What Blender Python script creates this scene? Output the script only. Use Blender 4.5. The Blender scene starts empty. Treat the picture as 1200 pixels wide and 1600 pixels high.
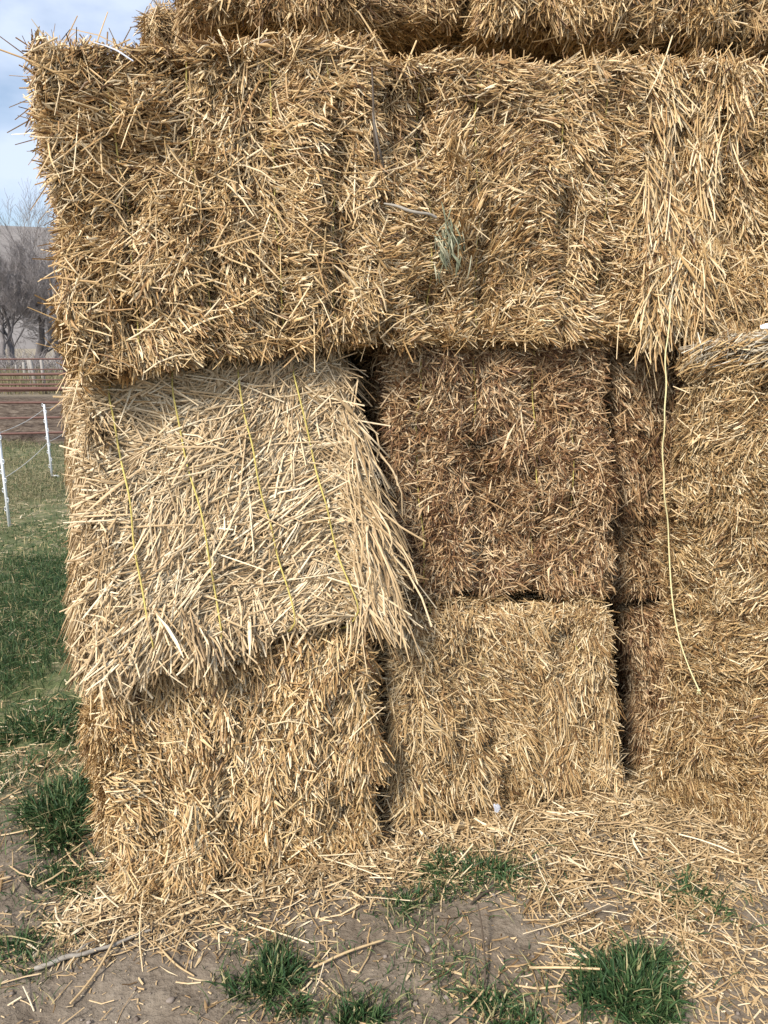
import bpy, math, random
import numpy as np
from mathutils import Vector

RNG = np.random.default_rng(11)
C = bpy.context.scene.collection
PI = math.pi
R = math.radians

# ------------------------------------------------------------------ camera
H = 1.7
PITCH = R(12.2)
F = 1202.0
cp, sp = math.cos(PITCH), math.sin(PITCH)

def at(px, py, Y):
    """world point at distance Y (metres ahead) for a spot in the photograph"""
    u = (px - 600) / F
    v = (800 - py) / F
    k = Y / (cp + v * sp)
    return np.array([u * k, Y, H + k * (v * cp - sp)])

def gr(px, py):
    """point on the ground"""
    v = (800 - py) / F
    k = -H / (v * cp - sp)
    return np.array([(px - 600) / F * k, k * (cp + v * sp), 0.0])

cam_d = bpy.data.cameras.new('camera')
cam = bpy.data.objects.new('camera', cam_d)
C.objects.link(cam)
cam.location = (0, 0, H)
cam.rotation_euler = (PI / 2 - PITCH, 0, 0)
cam_d.sensor_fit = 'VERTICAL'
cam_d.sensor_height = 36.0
cam_d.lens = F / 1600 * 36
cam_d.clip_start = 0.05
cam_d.clip_end = 6000
S = bpy.context.scene
S.camera = cam
S.view_settings.view_transform = 'Standard'
S.view_settings.look = 'None'
S.view_settings.gamma = 1
S.view_settings.exposure = 0.82
S.cycles.max_bounces = 6
S.cycles.diffuse_bounces = 1

# ------------------------------------------------------------------ light
AZ, EL = R(-144), R(41)          # sun behind the camera to the left, veiled by cloud
sd = Vector((math.sin(AZ) * math.cos(EL), math.cos(AZ) * math.cos(EL), math.sin(EL)))
sl = bpy.data.lights.new('sun', 'SUN')
sl.energy = 3.0
sl.angle = R(11)
sl.color = (1.0, 0.95, 0.87)
so = bpy.data.objects.new('sun', sl)
so.rotation_euler = sd.to_track_quat('Z', 'Y').to_euler()
so.location = (-4, -6, 9)
C.objects.link(so)

W = bpy.data.worlds.new('World')
S.world = W
W.use_nodes = True
nt = W.node_tree
nt.nodes.clear()
def nd(nt, t, **k):
    n = nt.nodes.new(t)
    for a, b in k.items():
        setattr(n, a, b)
    return n
out = nd(nt, 'ShaderNodeOutputWorld')
bg = nd(nt, 'ShaderNodeBackground')
bg.inputs['Strength'].default_value = 0.096
sky = nd(nt, 'ShaderNodeTexSky', sky_type='NISHITA')
sky.sun_disc = False
sky.sun_elevation = EL
sky.sun_rotation = AZ
tc = nd(nt, 'ShaderNodeTexCoord')
mp = nd(nt, 'ShaderNodeMapping')
mp.inputs['Scale'].default_value = (1, 1, 2.2)
mp.inputs['Location'].default_value = (0.3, 0.1, 0.25)
nz = nd(nt, 'ShaderNodeTexNoise')
nz.inputs['Scale'].default_value = 4.2
nz.inputs['Detail'].default_value = 7
nz.inputs['Roughness'].default_value = 0.5
rp = nd(nt, 'ShaderNodeValToRGB')
rp.color_ramp.elements[0].position = 0.40
rp.color_ramp.elements[0].color = (0.12, 0.12, 0.12, 1)
rp.color_ramp.elements[1].position = 0.60
rp.color_ramp.elements[1].color = (0.85, 0.85, 0.85, 1)
mx = nd(nt, 'ShaderNodeMix', data_type='RGBA')
mx.inputs['B'].default_value = (5.0, 5.65, 6.9, 1)
L = nt.links.new
L(tc.outputs['Generated'], mp.inputs['Vector'])
L(mp.outputs['Vector'], nz.inputs['Vector'])
L(nz.outputs['Fac'], rp.inputs['Fac'])
L(rp.outputs['Color'], mx.inputs['Factor'])
L(sky.outputs['Color'], mx.inputs['A'])
L(mx.outputs['Result'], bg.inputs['Color'])
L(bg.outputs['Background'], out.inputs['Surface'])

# ------------------------------------------------------------------ noise
def _hash(ix, iy, iz, seed):
    h = (ix.astype(np.int64) * 374761393 + iy.astype(np.int64) * 668265263 + iz.astype(np.int64) * 2147483647 + seed * 1274126177) & 0xffffffff
    h = ((h ^ (h >> 13)) * 1274126177) & 0xffffffff
    h = h ^ (h >> 16)
    return (h & 0xffff) / 32767.5 - 1.0

def vnoise(p, seed=0):
    f = np.floor(p)
    t = p - f
    t = t * t * (3 - 2 * t)
    ix, iy, iz = f[:, 0], f[:, 1], f[:, 2]
    r = 0
    for dx in (0, 1):
        wx = t[:, 0] if dx else 1 - t[:, 0]
        for dy in (0, 1):
            wy = t[:, 1] if dy else 1 - t[:, 1]
            for dz in (0, 1):
                wz = t[:, 2] if dz else 1 - t[:, 2]
                r = r + _hash(ix + dx, iy + dy, iz + dz, seed) * wx * wy * wz
    return r

def fbm(p, seed=0, o=3):
    r, a = 0, 1.0
    for i in range(o):
        r = r + a * vnoise(p * (2 ** i) + 17.3 * i, seed + i)
        a *= 0.5
    return r

def unit(v):
    return v / np.maximum(np.linalg.norm(v, axis=-1, keepdims=True), 1e-9)

# ------------------------------------------------------------------ mesh helpers
class Geo:
    """collects quads / tris with a tone per vertex and links them as ONE mesh object"""
    def __init__(self):
        self.v, self.q, self.t, self.tone, self.n, self.qm = [], [], [], [], 0, []
    def add(self, v, q, tone, mat=0):
        v = np.asarray(v, float).reshape(-1, 3)
        q = np.asarray(q, np.int64).reshape(-1, 4)
        self.v.append(v)
        self.q.append(q + self.n)
        self.qm.append(np.full(len(q), mat, np.int32))
        self.tone.append(np.broadcast_to(np.asarray(tone, float), (len(v),)).copy())
        self.n += len(v)
    def ribbons(self, P, N, w, tone, fold=0.4, mat=0, taper=None):
        """P (n,k,3) centre lines, N (n,3) outward side, w (n) widths; folded strips"""
        n, k, _ = P.shape
        T = np.empty_like(P)
        T[:, 1:-1] = P[:, 2:] - P[:, :-2]
        T[:, 0] = P[:, 1] - P[:, 0]
        T[:, -1] = P[:, -1] - P[:, -2]
        T = unit(T)
        B = unit(np.cross(T, N[:, None, :]))
        U = np.cross(B, T)
        if taper is None:
            taper = np.ones(k)
        ww = (w[:, None] * np.broadcast_to(taper, (n, k)))[:, :, None]
        if fold:
            V = np.stack([P - B * ww * .5, P + U * ww * fold, P + B * ww * .5], 2)   # n,k,3,3
            m = 3
        else:
            V = np.stack([P - B * ww * .5, P + B * ww * .5], 2)
            m = 2
        idx = np.arange(n * k * m).reshape(n, k, m)
        q = np.stack([idx[:, :-1, :-1], idx[:, 1:, :-1], idx[:, 1:, 1:], idx[:, :-1, 1:]], -1).reshape(-1, 4)
        self.add(V, q, np.repeat(tone, k * m), mat)
    def tube(self, pts, rad, sides=6, tone=0.5, mat=0, closed=False, cap=True):
        pts = np.asarray(pts, float)
        k = len(pts)
        rad = np.broadcast_to(np.asarray(rad, float), (k,))
        if closed:
            T = unit(np.roll(pts, -1, 0) - np.roll(pts, 1, 0))
        else:
            T = unit(np.gradient(pts, axis=0))
        ref = np.array([0.31, 0.22, 0.92]) if abs(T[0, 2]) < .8 else np.array([0.93, 0.31, 0.2])
        B = unit(np.cross(T, ref))
        U = np.cross(B, T)
        a = np.linspace(0, 2 * PI, sides, endpoint=False)
        V = pts[:, None, :] + rad[:, None, None] * (np.cos(a)[None, :, None] * B[:, None, :] + np.sin(a)[None, :, None] * U[:, None, :])
        idx = np.arange(k * sides).reshape(k, sides)
        nx = np.roll(idx, -1, 1)
        if closed:
            i2, n2 = np.roll(idx, -1, 0), np.roll(nx, -1, 0)
            q = np.stack([idx, nx, n2, i2], -1).reshape(-1, 4)
        else:
            q = np.stack([idx[:-1], nx[:-1], nx[1:], idx[1:]], -1).reshape(-1, 4)
        base = self.n
        self.add(V, q, tone, mat)
        if cap and not closed:
            e = np.array([pts[0], pts[-1]])
            for end, ring in ((0, idx[0]), (1, idx[-1])):
                c = self.n
                self.add(e[end:end + 1], np.zeros((0, 4)), tone, mat)
                for s in range(0, sides):
                    r1, r2 = ring[s] + base, ring[(s + 1) % sides] + base
                    tri = [c, r2, r1] if end == 0 else [c, r1, r2]
                    self.t.append(tri + [mat])
    def box(self, c, size, tone=.5, mat=0, M=None):
        s = np.array([[x, y, z] for x in (-.5, .5) for y in (-.5, .5) for z in (-.5, .5)]) * np.array(size)
        if M is not None:
            s = s @ np.array(M).T
        q = [[0, 1, 3, 2], [4, 6, 7, 5], [0, 4, 5, 1], [2, 3, 7, 6], [0, 2, 6, 4], [1, 5, 7, 3]]
        self.add(s + np.array(c), q, tone, mat)
    def build(self, name, mats, parent=None, loc=(0, 0, 0), smooth=True, local=False):
        v = np.concatenate(self.v) - (0 if local else np.array(loc))
        q = np.concatenate(self.q) if self.q else np.zeros((0, 4), np.int64)
        tri = np.array([x[:3] for x in self.t], np.int64).reshape(-1, 3)
        tm = np.array([x[3] for x in self.t], np.int32)
        me = bpy.data.meshes.new(name)
        me.vertices.add(len(v))
        me.vertices.foreach_set('co', v.astype(np.float32).ravel())
        nl = len(q) * 4 + len(tri) * 3
        me.loops.add(nl)
        me.loops.foreach_set('vertex_index', np.concatenate([q.ravel(), tri.ravel()]).astype(np.int32))
        me.polygons.add(len(q) + len(tri))
        st = np.concatenate([np.arange(len(q)) * 4, len(q) * 4 + np.arange(len(tri)) * 3]).astype(np.int32)
        me.polygons.foreach_set('loop_start', st)
        me.polygons.foreach_set('material_index', np.concatenate(self.qm + [tm]).astype(np.int32))
        me.polygons.foreach_set('use_smooth', np.full(len(st), smooth))
        a = me.attributes.new('tone', 'FLOAT', 'POINT')
        a.data.foreach_set('value', np.concatenate(self.tone).astype(np.float32))
        for m in (mats if isinstance(mats, (list, tuple)) else [mats]):
            me.materials.append(m)
        me.update(calc_edges=True)
        o = bpy.data.objects.new(name, me)
        C.objects.link(o)
        if parent is not None:
            o.parent = parent
        else:
            o.location = loc
        return o

def tag(o, label=None, cat=None, group=None, kind=None):
    if label: o['label'] = label
    if cat: o['category'] = cat
    if group: o['group'] = group
    if kind: o['kind'] = kind
    return o

def empty(name, loc):
    o = bpy.data.objects.new(name, None)
    o.empty_display_size = .1
    o.location = loc
    C.objects.link(o)
    return o

# ------------------------------------------------------------------ materials
def mat_tone(name, stops, rough=0.6, spec=0.25, nscale=9.0, namt=0.25, transl=0.0, fine=70.0, weather=None):
    """colour of each stalk picked by its own tone, broken up by soft blotches and fine streaks"""
    m = bpy.data.materials.new(name)
    m.use_nodes = True
    t = m.node_tree
    b = t.nodes['Principled BSDF']
    b.inputs['Roughness'].default_value = rough
    b.inputs['Specular IOR Level'].default_value = spec
    at_ = nd(t, 'ShaderNodeAttribute', attribute_name='tone')
    g = nd(t, 'ShaderNodeTexCoord')
    n1 = nd(t, 'ShaderNodeTexNoise'); n1.inputs['Scale'].default_value = nscale; n1.inputs['Detail'].default_value = 3
    n2 = nd(t, 'ShaderNodeTexNoise'); n2.inputs['Scale'].default_value = fine; n2.inputs['Detail'].default_value = 2
    l = t.links.new
    l(g.outputs['Object'], n1.inputs['Vector'])
    l(g.outputs['Object'], n2.inputs['Vector'])
    a1 = nd(t, 'ShaderNodeMath', operation='MULTIPLY_ADD'); a1.inputs[1].default_value = namt; a1.inputs[2].default_value = -namt * .5
    a2 = nd(t, 'ShaderNodeMath', operation='MULTIPLY_ADD'); a2.inputs[1].default_value = .3; a2.inputs[2].default_value = -.15
    s1 = nd(t, 'ShaderNodeMath', operation='ADD'); s2 = nd(t, 'ShaderNodeMath', operation='ADD')
    l(n1.outputs['Fac'], a1.inputs[0]); l(n2.outputs['Fac'], a2.inputs[0])
    l(a1.outputs[0], s1.inputs[0]); l(at_.outputs['Fac'], s1.inputs[1])
    l(s1.outputs[0], s2.inputs[0]); l(a2.outputs[0], s2.inputs[1])
    r = nd(t, 'ShaderNodeValToRGB')
    e = r.color_ramp.elements
    while len(e) < len(stops):
        e.new(0.5)
    for k, (p, c) in enumerate(stops):
        e[k].position = p
        e[k].color = (*c, 1)
    l(s2.outputs[0], r.inputs['Fac'])
    l(r.outputs['Color'], b.inputs['Base Color'])
    if transl:
        tr = nd(t, 'ShaderNodeBsdfTranslucent')
        mxs = nd(t, 'ShaderNodeMixShader'); mxs.inputs['Fac'].default_value = transl
        l(r.outputs['Color'], tr.inputs['Color'])
        l(b.outputs[0], mxs.inputs[1]); l(tr.outputs[0], mxs.inputs[2])
        l(mxs.outputs[0], t.nodes['Material Output'].inputs['Surface'])
    return m

def straw_mat(name, dark, mid, light, pale, **k):
    return mat_tone(name, [(0.0, dark), (0.35, mid), (0.7, light), (1.0, pale)], **k)

M_GOLD = straw_mat('golden_straw', (0.093, 0.042, 0.013), (0.366, 0.205, 0.076), (0.639, 0.434, 0.200), (0.865, 0.683, 0.428), namt=.24, nscale=8, rough=.45, spec=.4)
M_PALE = straw_mat('pale_straw', (0.118, 0.067, 0.031), (0.417, 0.275, 0.134), (0.680, 0.495, 0.279), (0.875, 0.728, 0.493), namt=.22, rough=.45, spec=.4)
M_DARK = straw_mat('brown_straw', (.063, .027, .0112), (.203, .098, .041), (.505, .318, .155), (.79, .60, .37), namt=.6, nscale=4.2, rough=.5, spec=.3)
M_TAN = straw_mat('tan_straw', (0.090, 0.043, 0.017), (0.319, 0.182, 0.074), (0.577, 0.394, 0.186), (0.824, 0.653, 0.409), namt=.28, nscale=8, rough=.5, spec=.35)  # tan straw, a little browner than the golden
M_LOOSE = straw_mat('loose_straw', (0.118, 0.069, 0.033), (0.381, 0.247, 0.118), (0.654, 0.475, 0.260), (0.865, 0.723, 0.493), namt=.3, rough=.45, spec=.4)
M_GREY = straw_mat('weathered_straw', (.11, .088, .064), (.31, .255, .18), (.54, .465, .345), (.77, .71, .59), namt=.3, rough=.6)
M_HAY = mat_tone('green_hay', [(0, (.06, .07, .04)), (.5, (.24, .25, .155)), (1, (.54, .51, .35))])
M_TWINE = mat_tone('yellow_twine', [(0, (.48, .38, .08)), (1, (.72, .60, .20))], rough=.5)
M_TWINE_PALE = mat_tone('pale_twine', [(0, (.55, .46, .20)), (1, (.76, .68, .38))], rough=.5)
M_GRASS = mat_tone('grass_blade', [(0, (.024, .054, .022)), (.4, (.050, .104, .038)), (.75, (.12, .175, .064)), (1, (.48, .40, .21))], rough=.5, transl=.2, namt=.3)
M_DRY = mat_tone('dry_grass', [(0, (.05, .075, .03)), (.4, (.12, .14, .06)), (1, (.38, .31, .18))], transl=.15)
M_STICK = mat_tone('grey_stick', [(0, (.06, .05, .04)), (.5, (.20, .17, .14)), (1, (.40, .36, .30))], fine=160, nscale=30, namt=.7)
M_TWIG = mat_tone('dark_twig', [(0, (.03, .022, .016)), (1, (.12, .09, .065))], fine=120)
M_BARK = mat_tone('bare_bark', [(0, (.075, .064, .06)), (.5, (.235, .208, .20)), (1, (.42, .385, .365))], nscale=2, fine=14)
M_PIPE = mat_tone('rusty_pipe', [(0, (.07, .034, .026)), (.5, (.17, .088, .07)), (1, (.28, .175, .15))], nscale=4, fine=20, rough=.65)
M_WHITE = mat_tone('white_plastic', [(0, (.68, .71, .74)), (1, (.84, .86, .88))], rough=.4, namt=.1)
M_WIRE = mat_tone('fence_wire', [(0, (.5, .47, .42)), (1, (.7, .67, .6))])
M_WOOD = mat_tone('weathered_wood', [(0, (.16, .14, .12)), (1, (.46, .42, .38))], nscale=5, fine=30)
M_DKWOOD = mat_tone('dark_post_wood', [(0, (.02, .015, .014)), (1, (.06, .045, .04))], nscale=5, fine=30)
M_STONE = mat_tone('stone', [(0, (.13, .10, .078)), (1, (.36, .30, .25))], nscale=20, fine=90)
M_FEATHER = mat_tone('feather', [(0, (.30, .31, .35)), (1, (.66, .67, .72))], namt=.4, fine=160)

# ------------------------------------------------------------------ bales
FACES = {   # axis a, axis b, normal
    'front': ((1, 0, 0), (0, 0, 1), (0, -1, 0)),
    'back': ((-1, 0, 0), (0, 0, 1), (0, 1, 0)),
    'left': ((0, -1, 0), (0, 0, 1), (-1, 0, 0)),
    'right': ((0, 1, 0), (0, 0, 1), (1, 0, 0)),
    'top': ((1, 0, 0), (0, 1, 0), (0, 0, 1)),
    'bottom': ((1, 0, 0), (0, -1, 0), (0, 0, -1)),
}

class Bale:
    def __init__(self, front, back, mats, seed, twines=(-.27, -.09, .09, .27), groove=.03, bump=(.045, .02), rad=.085, pit=1.0):
        self.pit = pit
        self.slant = 0.0
        self.band = 0.0
        # front, back: TL TR BR BL as seen from the front
        self.c = np.array(front + back, float)
        f, b = self.c[:4], self.c[4:]
        nrm = np.linalg.norm
        self.w = (nrm(f[1] - f[0]) + nrm(f[2] - f[3])) / 2
        self.h = (nrm(f[0] - f[3]) + nrm(f[1] - f[2])) / 2
        self.d = nrm(b.mean(0) - f.mean(0))
        self.half = np.array([self.w, self.d, self.h]) / 2
        self.mats, self.seed, self.groove, self.bump, self.rad = mats, seed, groove, bump, rad
        self.tw = [t * self.w for t in twines]
        self.rng = np.random.default_rng(seed)
        self.geo = Geo()
        lo = self.c[[2, 3, 6, 7]].mean(0)
        self.loc = np.array([lo[0], lo[1], self.c[:, 2].min()])
    def warp(self, p):
        s = p.shape
        q = p.reshape(-1, 3) / (2 * self.half) + .5
        x, y, z = q[:, 0:1], q[:, 1:2], q[:, 2:3]
        c = self.c
        fr = (c[0] * (1 - x) + c[1] * x) * z + (c[3] * (1 - x) + c[2] * x) * (1 - z)
        bk = (c[4] * (1 - x) + c[5] * x) * z + (c[7] * (1 - x) + c[6] * x) * (1 - z)
        return (fr * (1 - y) + bk * y).reshape(s)
    def flake(self, p):
        k = np.floor(p[:, 0] / .125 + .5 * vnoise(p * 3.1, self.seed + 2) + .13 * vnoise(p * 14, self.seed + 3))
        return _hash(k, k * 0, k * 0, self.seed + 31)
    def disp(self, p, face_n):
        d = self.bump[0] * fbm(p * 3.6 + self.seed, self.seed, 2) + self.bump[1] * fbm(p * 11 + self.seed, self.seed + 7, 2)
        d = d - .085 * np.clip(fbm(p * 8.5 + 2 * self.seed, self.seed + 11, 2) - .42, 0, .6) * self.pit
        ok = 1 - np.abs(face_n[:, 0])
        if self.band:
            d = d + ok * self.band * .014 * self.flake(p)
        for t in self.tw:
            d = d - ok * self.groove * np.exp(-((p[:, 0] - t - .045 * vnoise(p * 4, 3)) / .026) ** 2) * np.clip(.75 + .8 * vnoise(p * 5 + 9, 5), 0, 1.3)
        return d - .02
    def surf(self, face, s, t, lift=0.0):
        a, b, n = [np.array(v, float) for v in FACES[face]]
        ha, hb, hn = abs(a) @ self.half, abs(b) @ self.half, abs(n) @ self.half
        p = s[:, None] * ha * a + t[:, None] * hb * b + hn * n
        r = self.rad
        q = np.clip(p, -(self.half - r), self.half - r)
        nn = unit(p - q)
        base = q + nn * r
        dd = self.disp(base, nn) + lift
        return base + nn * dd[:, None], nn, a, b
    def body(self, inset=.03):
        for f in FACES:
            n = 36
            g = np.linspace(-1, 1, n)
            ss, tt = np.meshgrid(g, g, indexing='ij')
            p, nn, a, b = self.surf(f, ss.ravel(), tt.ravel(), -inset)
            idx = np.arange(n * n).reshape(n, n)
            q = np.stack([idx[:-1, :-1], idx[1:, :-1], idx[1:, 1:], idx[:-1, 1:]], -1).reshape(-1, 4)
            self.geo.add(self.warp(p), q, .10, 0)  # brown chaff core, toned darker to put shade between the stalks
    def lay(self, face, dens, ln, wd, ang, tilt, depth, tone, K=3, tuft=0, spread=.2, edge=0.04, bend=.05, region=None, leaf=.12, sag=0.0, jit=.018, geo=None, mat=0):
        """stalks over one face: ang(s,t,p)->angle in the face plane, tilt (lo,hi) degrees out of it, depth (lo,hi) metres"""
        rng = self.rng
        a, b, n = [np.array(v, float) for v in FACES[face]]
        area = 4 * (abs(a) @ self.half) * (abs(b) @ self.half)
        N = max(1, int(dens * area))
        e = 1 - edge
        if tuft:
            M = max(1, N // tuft)
            cs, ct = rng.uniform(-e, e, M), rng.uniform(-e, e, M)
            idn = rng.integers(0, M, N)
            s = cs[idn] + rng.normal(0, jit, N) / (abs(a) @ self.half)
            t = ct[idn] + rng.normal(0, jit, N) / (abs(b) @ self.half)
            s, t = np.clip(s, -1, 1), np.clip(t, -1, 1)
            cj, ctl, ctone = rng.normal(0, .38, M)[idn], rng.uniform(tilt[0], tilt[1], M)[idn], rng.normal(0, .12, M)[idn]
            cdep = rng.normal(-.002, .011, M)[idn]
        else:
            s, t = rng.uniform(-e, e, N), rng.uniform(-e, e, N)
            cj, ctl, ctone, cdep = 0, rng.uniform(tilt[0], tilt[1], N), 0, 0
        if region is not None:
            k = region(s, t) > rng.uniform(0, 1, N)
            s, t = s[k], t[k]
            if tuft:
                cj, ctone, cdep = cj[k], ctone[k], cdep[k]
            ctl = ctl[k]
            N = len(s)
            if N == 0:
                return
        p, nn, a, b = self.surf(face, s, t, 0.0)
        p = p + nn * (rng.uniform(depth[0], depth[1], N) + cdep)[:, None]
        th = ang(s, t, p) + cj + rng.normal(0, spread, N)
        ta = unit(a - nn * (nn @ a)[:, None])
        tb = unit(b - nn * (nn @ b)[:, None])
        td = unit(np.cos(th)[:, None] * ta + np.sin(th)[:, None] * tb)
        tl = np.radians(ctl + rng.normal(0, 6, N))
        dr = np.cos(tl)[:, None] * td + np.sin(tl)[:, None] * nn
        ll = rng.uniform(0, 1, N) ** 1.6 * (ln[1] - ln[0]) + ln[0]
        ww = rng.uniform(wd[0], wd[1], N)
        lf = rng.uniform(0, 1, N) < leaf
        ww = np.where(lf, ww * 1.7, ww)
        side = np.cross(dr, nn)
        bd = rng.normal(0, bend, N) * ll
        bo = rng.normal(0, bend * .6, N) * ll
        u = np.linspace(0, 1, K)[None, :, None]
        start = -.25 if tuft else -.5
        P = p[:, None, :] + dr[:, None, :] * (u + start) * ll[:, None, None]
        arch = (4 * u * (1 - u))
        P = P + side[:, None, :] * arch * bd[:, None, None] + nn[:, None, :] * arch * bo[:, None, None]
        P = self.warp(P)
        if sag:
            P[:, :, 2] -= sag * ll[:, None] * (u[:, :, 0] ** 2)
        nr = unit(nn + rng.normal(0, .45, (N, 3)))
        tn = np.clip(rng.normal(tone[0], tone[1], N) + ctone, 0, 1)
        x = np.linspace(0, 1, K)
        tp = np.where(lf[:, None], (.25 + 1.0 * np.sin(PI * x) ** .8)[None, :], np.where(np.arange(K) == K - 1, .7, 1.0)[None, :])
        (geo or self.geo).ribbons(P, nr, ww, tn, .38, mat, tp)
    def field(self, base, amp, scale=3.0, off=0):
        sd_ = self.seed + off
        return lambda s, t, p: base + amp * fbm(p * scale + sd_ * 3.1, sd_, 2) + (.6 * self.band * self.flake(p) if self.band else 0)
    def loop(self, x, lift, k=150):
        """a strand round the bale lengthwise, lying on its surface"""
        pts = []
        for face, rev in (('front', 1), ('top', 1), ('back', -1), ('bottom', 1)):
            n = k // 5 if face in ('front', 'back') else k // 3
            t = np.linspace(-.93, .93, n)[::rev] * 1.0
            s = np.full(n, x / self.half[0]) * (-1 if face == 'back' else 1)
            s = s + .012 * np.sin(t * 4 + self.seed + x * 9) + .006 * np.sin(t * 11 + x * 40)
            if face == 'front':
                s = s - self.slant * t
            p, nn, a, b = self.surf(face, s, t, lift)
            p = p + nn * (.35 * lift * np.sin(t * 6.3 + x * 31 + self.seed) * np.sin(t * 2.1 + x * 17))[:, None]
            pts.append(p)
        p = np.concatenate(pts)
        for _ in range(2):
            p = (np.roll(p, 1, 0) + p * 2 + np.roll(p, -1, 0)) / 4
        return self.warp(p)
    def finish(self, label, group='straw bales of the stack'):
        o = self.geo.build('straw_bale', self.mats, loc=self.loc)
        tag(o, label, 'straw bale', group)
        self.obj = o
        return o
    def twine(self, lift, rad=.0022, mat=None, pick=None):
        for i, x in enumerate(self.tw):
            if pick is not None and i not in pick:
                continue
            g = Geo()
            g.tube(self.loop(x, lift) - self.loc, rad, 6, .6, closed=True)
            g.build('twine', mat or M_TWINE, self.obj)

def dress(B, faces, ln=(.022, .072), wd=(.0026, .0052), base=-PI / 2, amp=2.0, scale=3.0, tone=(.52, .25), tilt=(6, 42), loose=1.0, spread=.24, mul=1.0, tuft=14, llen=(.07, .19), leaf=.12, full=(), curl=.05):
    """the usual shaggy skin: a matted layer, wads and tufts standing out of it, and loose stalks across"""
    B.body()
    for f, d in faces.items():
        d *= mul
        rg = None
        if f not in full:      # the hidden depth of a bale between its neighbours carries no loose skin
            rg = {'top': lambda s, t: t < -.35, 'bottom': lambda s, t: t > .4, 'left': lambda s, t: s > .45, 'right': lambda s, t: s < -.45}.get(f)
        fld = B.field(base, amp, scale)
        wide = B.field(0, 3.0, 5.0, 5)
        B.lay(f, 6000 * d, (.04, .11), wd, wide, (-8, 10), (-.032, -.012), (tone[0] - .25, tone[1] * .7), K=2, spread=.9, leaf=0, region=rg)  # matted brown chaff, darkened so the gaps carry shade in their colour
        B.lay(f, 8800 * d, ln, wd, fld, tilt, (-.030, .0), tone, K=2, tuft=tuft * 3, spread=spread, leaf=0, region=rg, jit=.026)
        B.lay(f, 5000 * d, ln, wd, fld, tilt, (-.032, .0), tone, K=2, tuft=tuft, spread=spread, leaf=0, region=rg, jit=.014)
        B.lay(f, 3200 * d, ln, wd, fld, tilt, (-.02, .002), tone, K=3, tuft=5, spread=spread * 1.5, leaf=leaf * 4, region=rg, bend=curl)
        B.lay(f, 2800 * d, (ln[0], ln[1] * .9), wd, wide, (15, 65), (-.02, .0), (tone[0] + .04, tone[1]), K=2, spread=.8, leaf=0, tuft=6, region=rg)
        B.lay(f, 2000 * d, (ln[0] * 1.6, ln[1] * 1.5), wd, fld, (-4, 16), (-.012, .004), (tone[0] + .08, tone[1]), K=3, spread=.8, leaf=leaf, region=rg, bend=curl)
        B.lay(f, 5500 * d, (.006, .022), (.0012, .0036), wide, (-10, 40), (-.016, .004), (tone[0] + .05, tone[1] * 1.1), K=2, spread=1.5, leaf=0, region=rg)
        B.lay(f, 2200 * d, (.03, .10), (.0009, .0018), wide, (-4, 22), (-.01, .008), (tone[0] + .05, tone[1] * 1.1), K=3, spread=1.2, leaf=0, bend=.14, region=rg)
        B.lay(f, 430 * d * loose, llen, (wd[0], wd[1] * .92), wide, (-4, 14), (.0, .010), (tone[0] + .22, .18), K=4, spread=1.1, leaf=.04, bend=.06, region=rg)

def quad(*a):
    return [at(*p) for p in a]

def back(front, v):
    return [p + np.array(v) for p in front]

ROW = np.array([.955, .30, 0])       # the stack runs away to the right
DEEP = np.array([-.30, .955, 0])

# --- bottom row, left
f = quad((140, 1035, 2.13), (590, 965, 2.36), (622, 1345, 2.28), (164, 1440, 2.01))
b11 = Bale(f, back(f, (-.78, 1.85, 0)), [M_GOLD], 21, groove=.02, twines=(-.3, -.1, .1, .3))
b11.band = .5
dress(b11, {'front': 1.1, 'left': .7, 'right': .2, 'top': .15}, ln=(.028, .09), wd=(.003, .006), amp=1.5, tone=(.56, .25), tilt=(5, 38), full=('left',))
b11.finish('golden straw bale on the ground at the left corner, under the slumped pale bale')
b11.twine(-.012)

# --- middle row, left: slumped, with long clean stalks
f = quad((126, 584, 2.25), (547, 548, 2.47), (630, 968, 2.31), (146, 1070, 2.06))
bk = back(f, (-.80, 1.72, 0))
bk[0] = at(106, 575, 4.2); bk[3] = at(122, 905, 4.2)
b21 = Bale(f, bk, [M_PALE], 22, groove=.012, twines=(-.36, -.14, .09, .3), bump=(.032, .018), rad=.05, pit=.4)
b21.slant = .11
b21.body(.025)
def flow(s, t, p):
    a0 = R(28) + 1.0 * fbm(p * 4.2 + 5, 5, 2)
    dn = np.clip((-t - .1) * 1.4, 0, 1) * np.clip(-s + .35, 0, 1)
    a0 = a0 * (1 - dn) + R(66) * dn
    rt = np.clip((s - .55) * 4, 0, 1)
    return a0 * (1 - rt) + R(-72) * rt
for d_, ln_, dep, tn_ in ((7000, (.06, .16), (-.03, -.010), .30), (6500, (.07, .22), (-.012, .006), .6), (1700, (.10, .30), (0, .016), .72)):  # deepest layer toned darker: shade between stalks put into the colour
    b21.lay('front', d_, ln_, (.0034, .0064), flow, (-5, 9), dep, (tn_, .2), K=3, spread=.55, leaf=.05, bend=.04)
b21.lay('front', 1500, (.05, .15), (.004, .007), b21.field(0, 3, 4), (-2, 25), (-.01, .005), (.62, .2), spread=1, leaf=.1)
b21.lay('left', 6500, (.06, .18), (.004, .007), b21.field(-PI / 2, .9), (-4, 18), (-.03, .006), (.55, .18), tuft=10, spread=.3)
b21.lay('left', 700, (.1, .28), (.004, .006), b21.field(-PI / 2, 1.8), (-2, 20), (0, .015), (.7, .15), K=4, spread=.5)
b21.lay('top', 6000, (.05, .15), (.004, .007), b21.field(.4, 1.4), (-3, 12), (-.02, .006), (.5, .2), spread=.6)
b21.lay('right', 5000, (.08, .22), (.0045, .007), b21.field(-PI / 2, .8), (-4, 15), (-.02, .01), (.6, .18), spread=.3)
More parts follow.
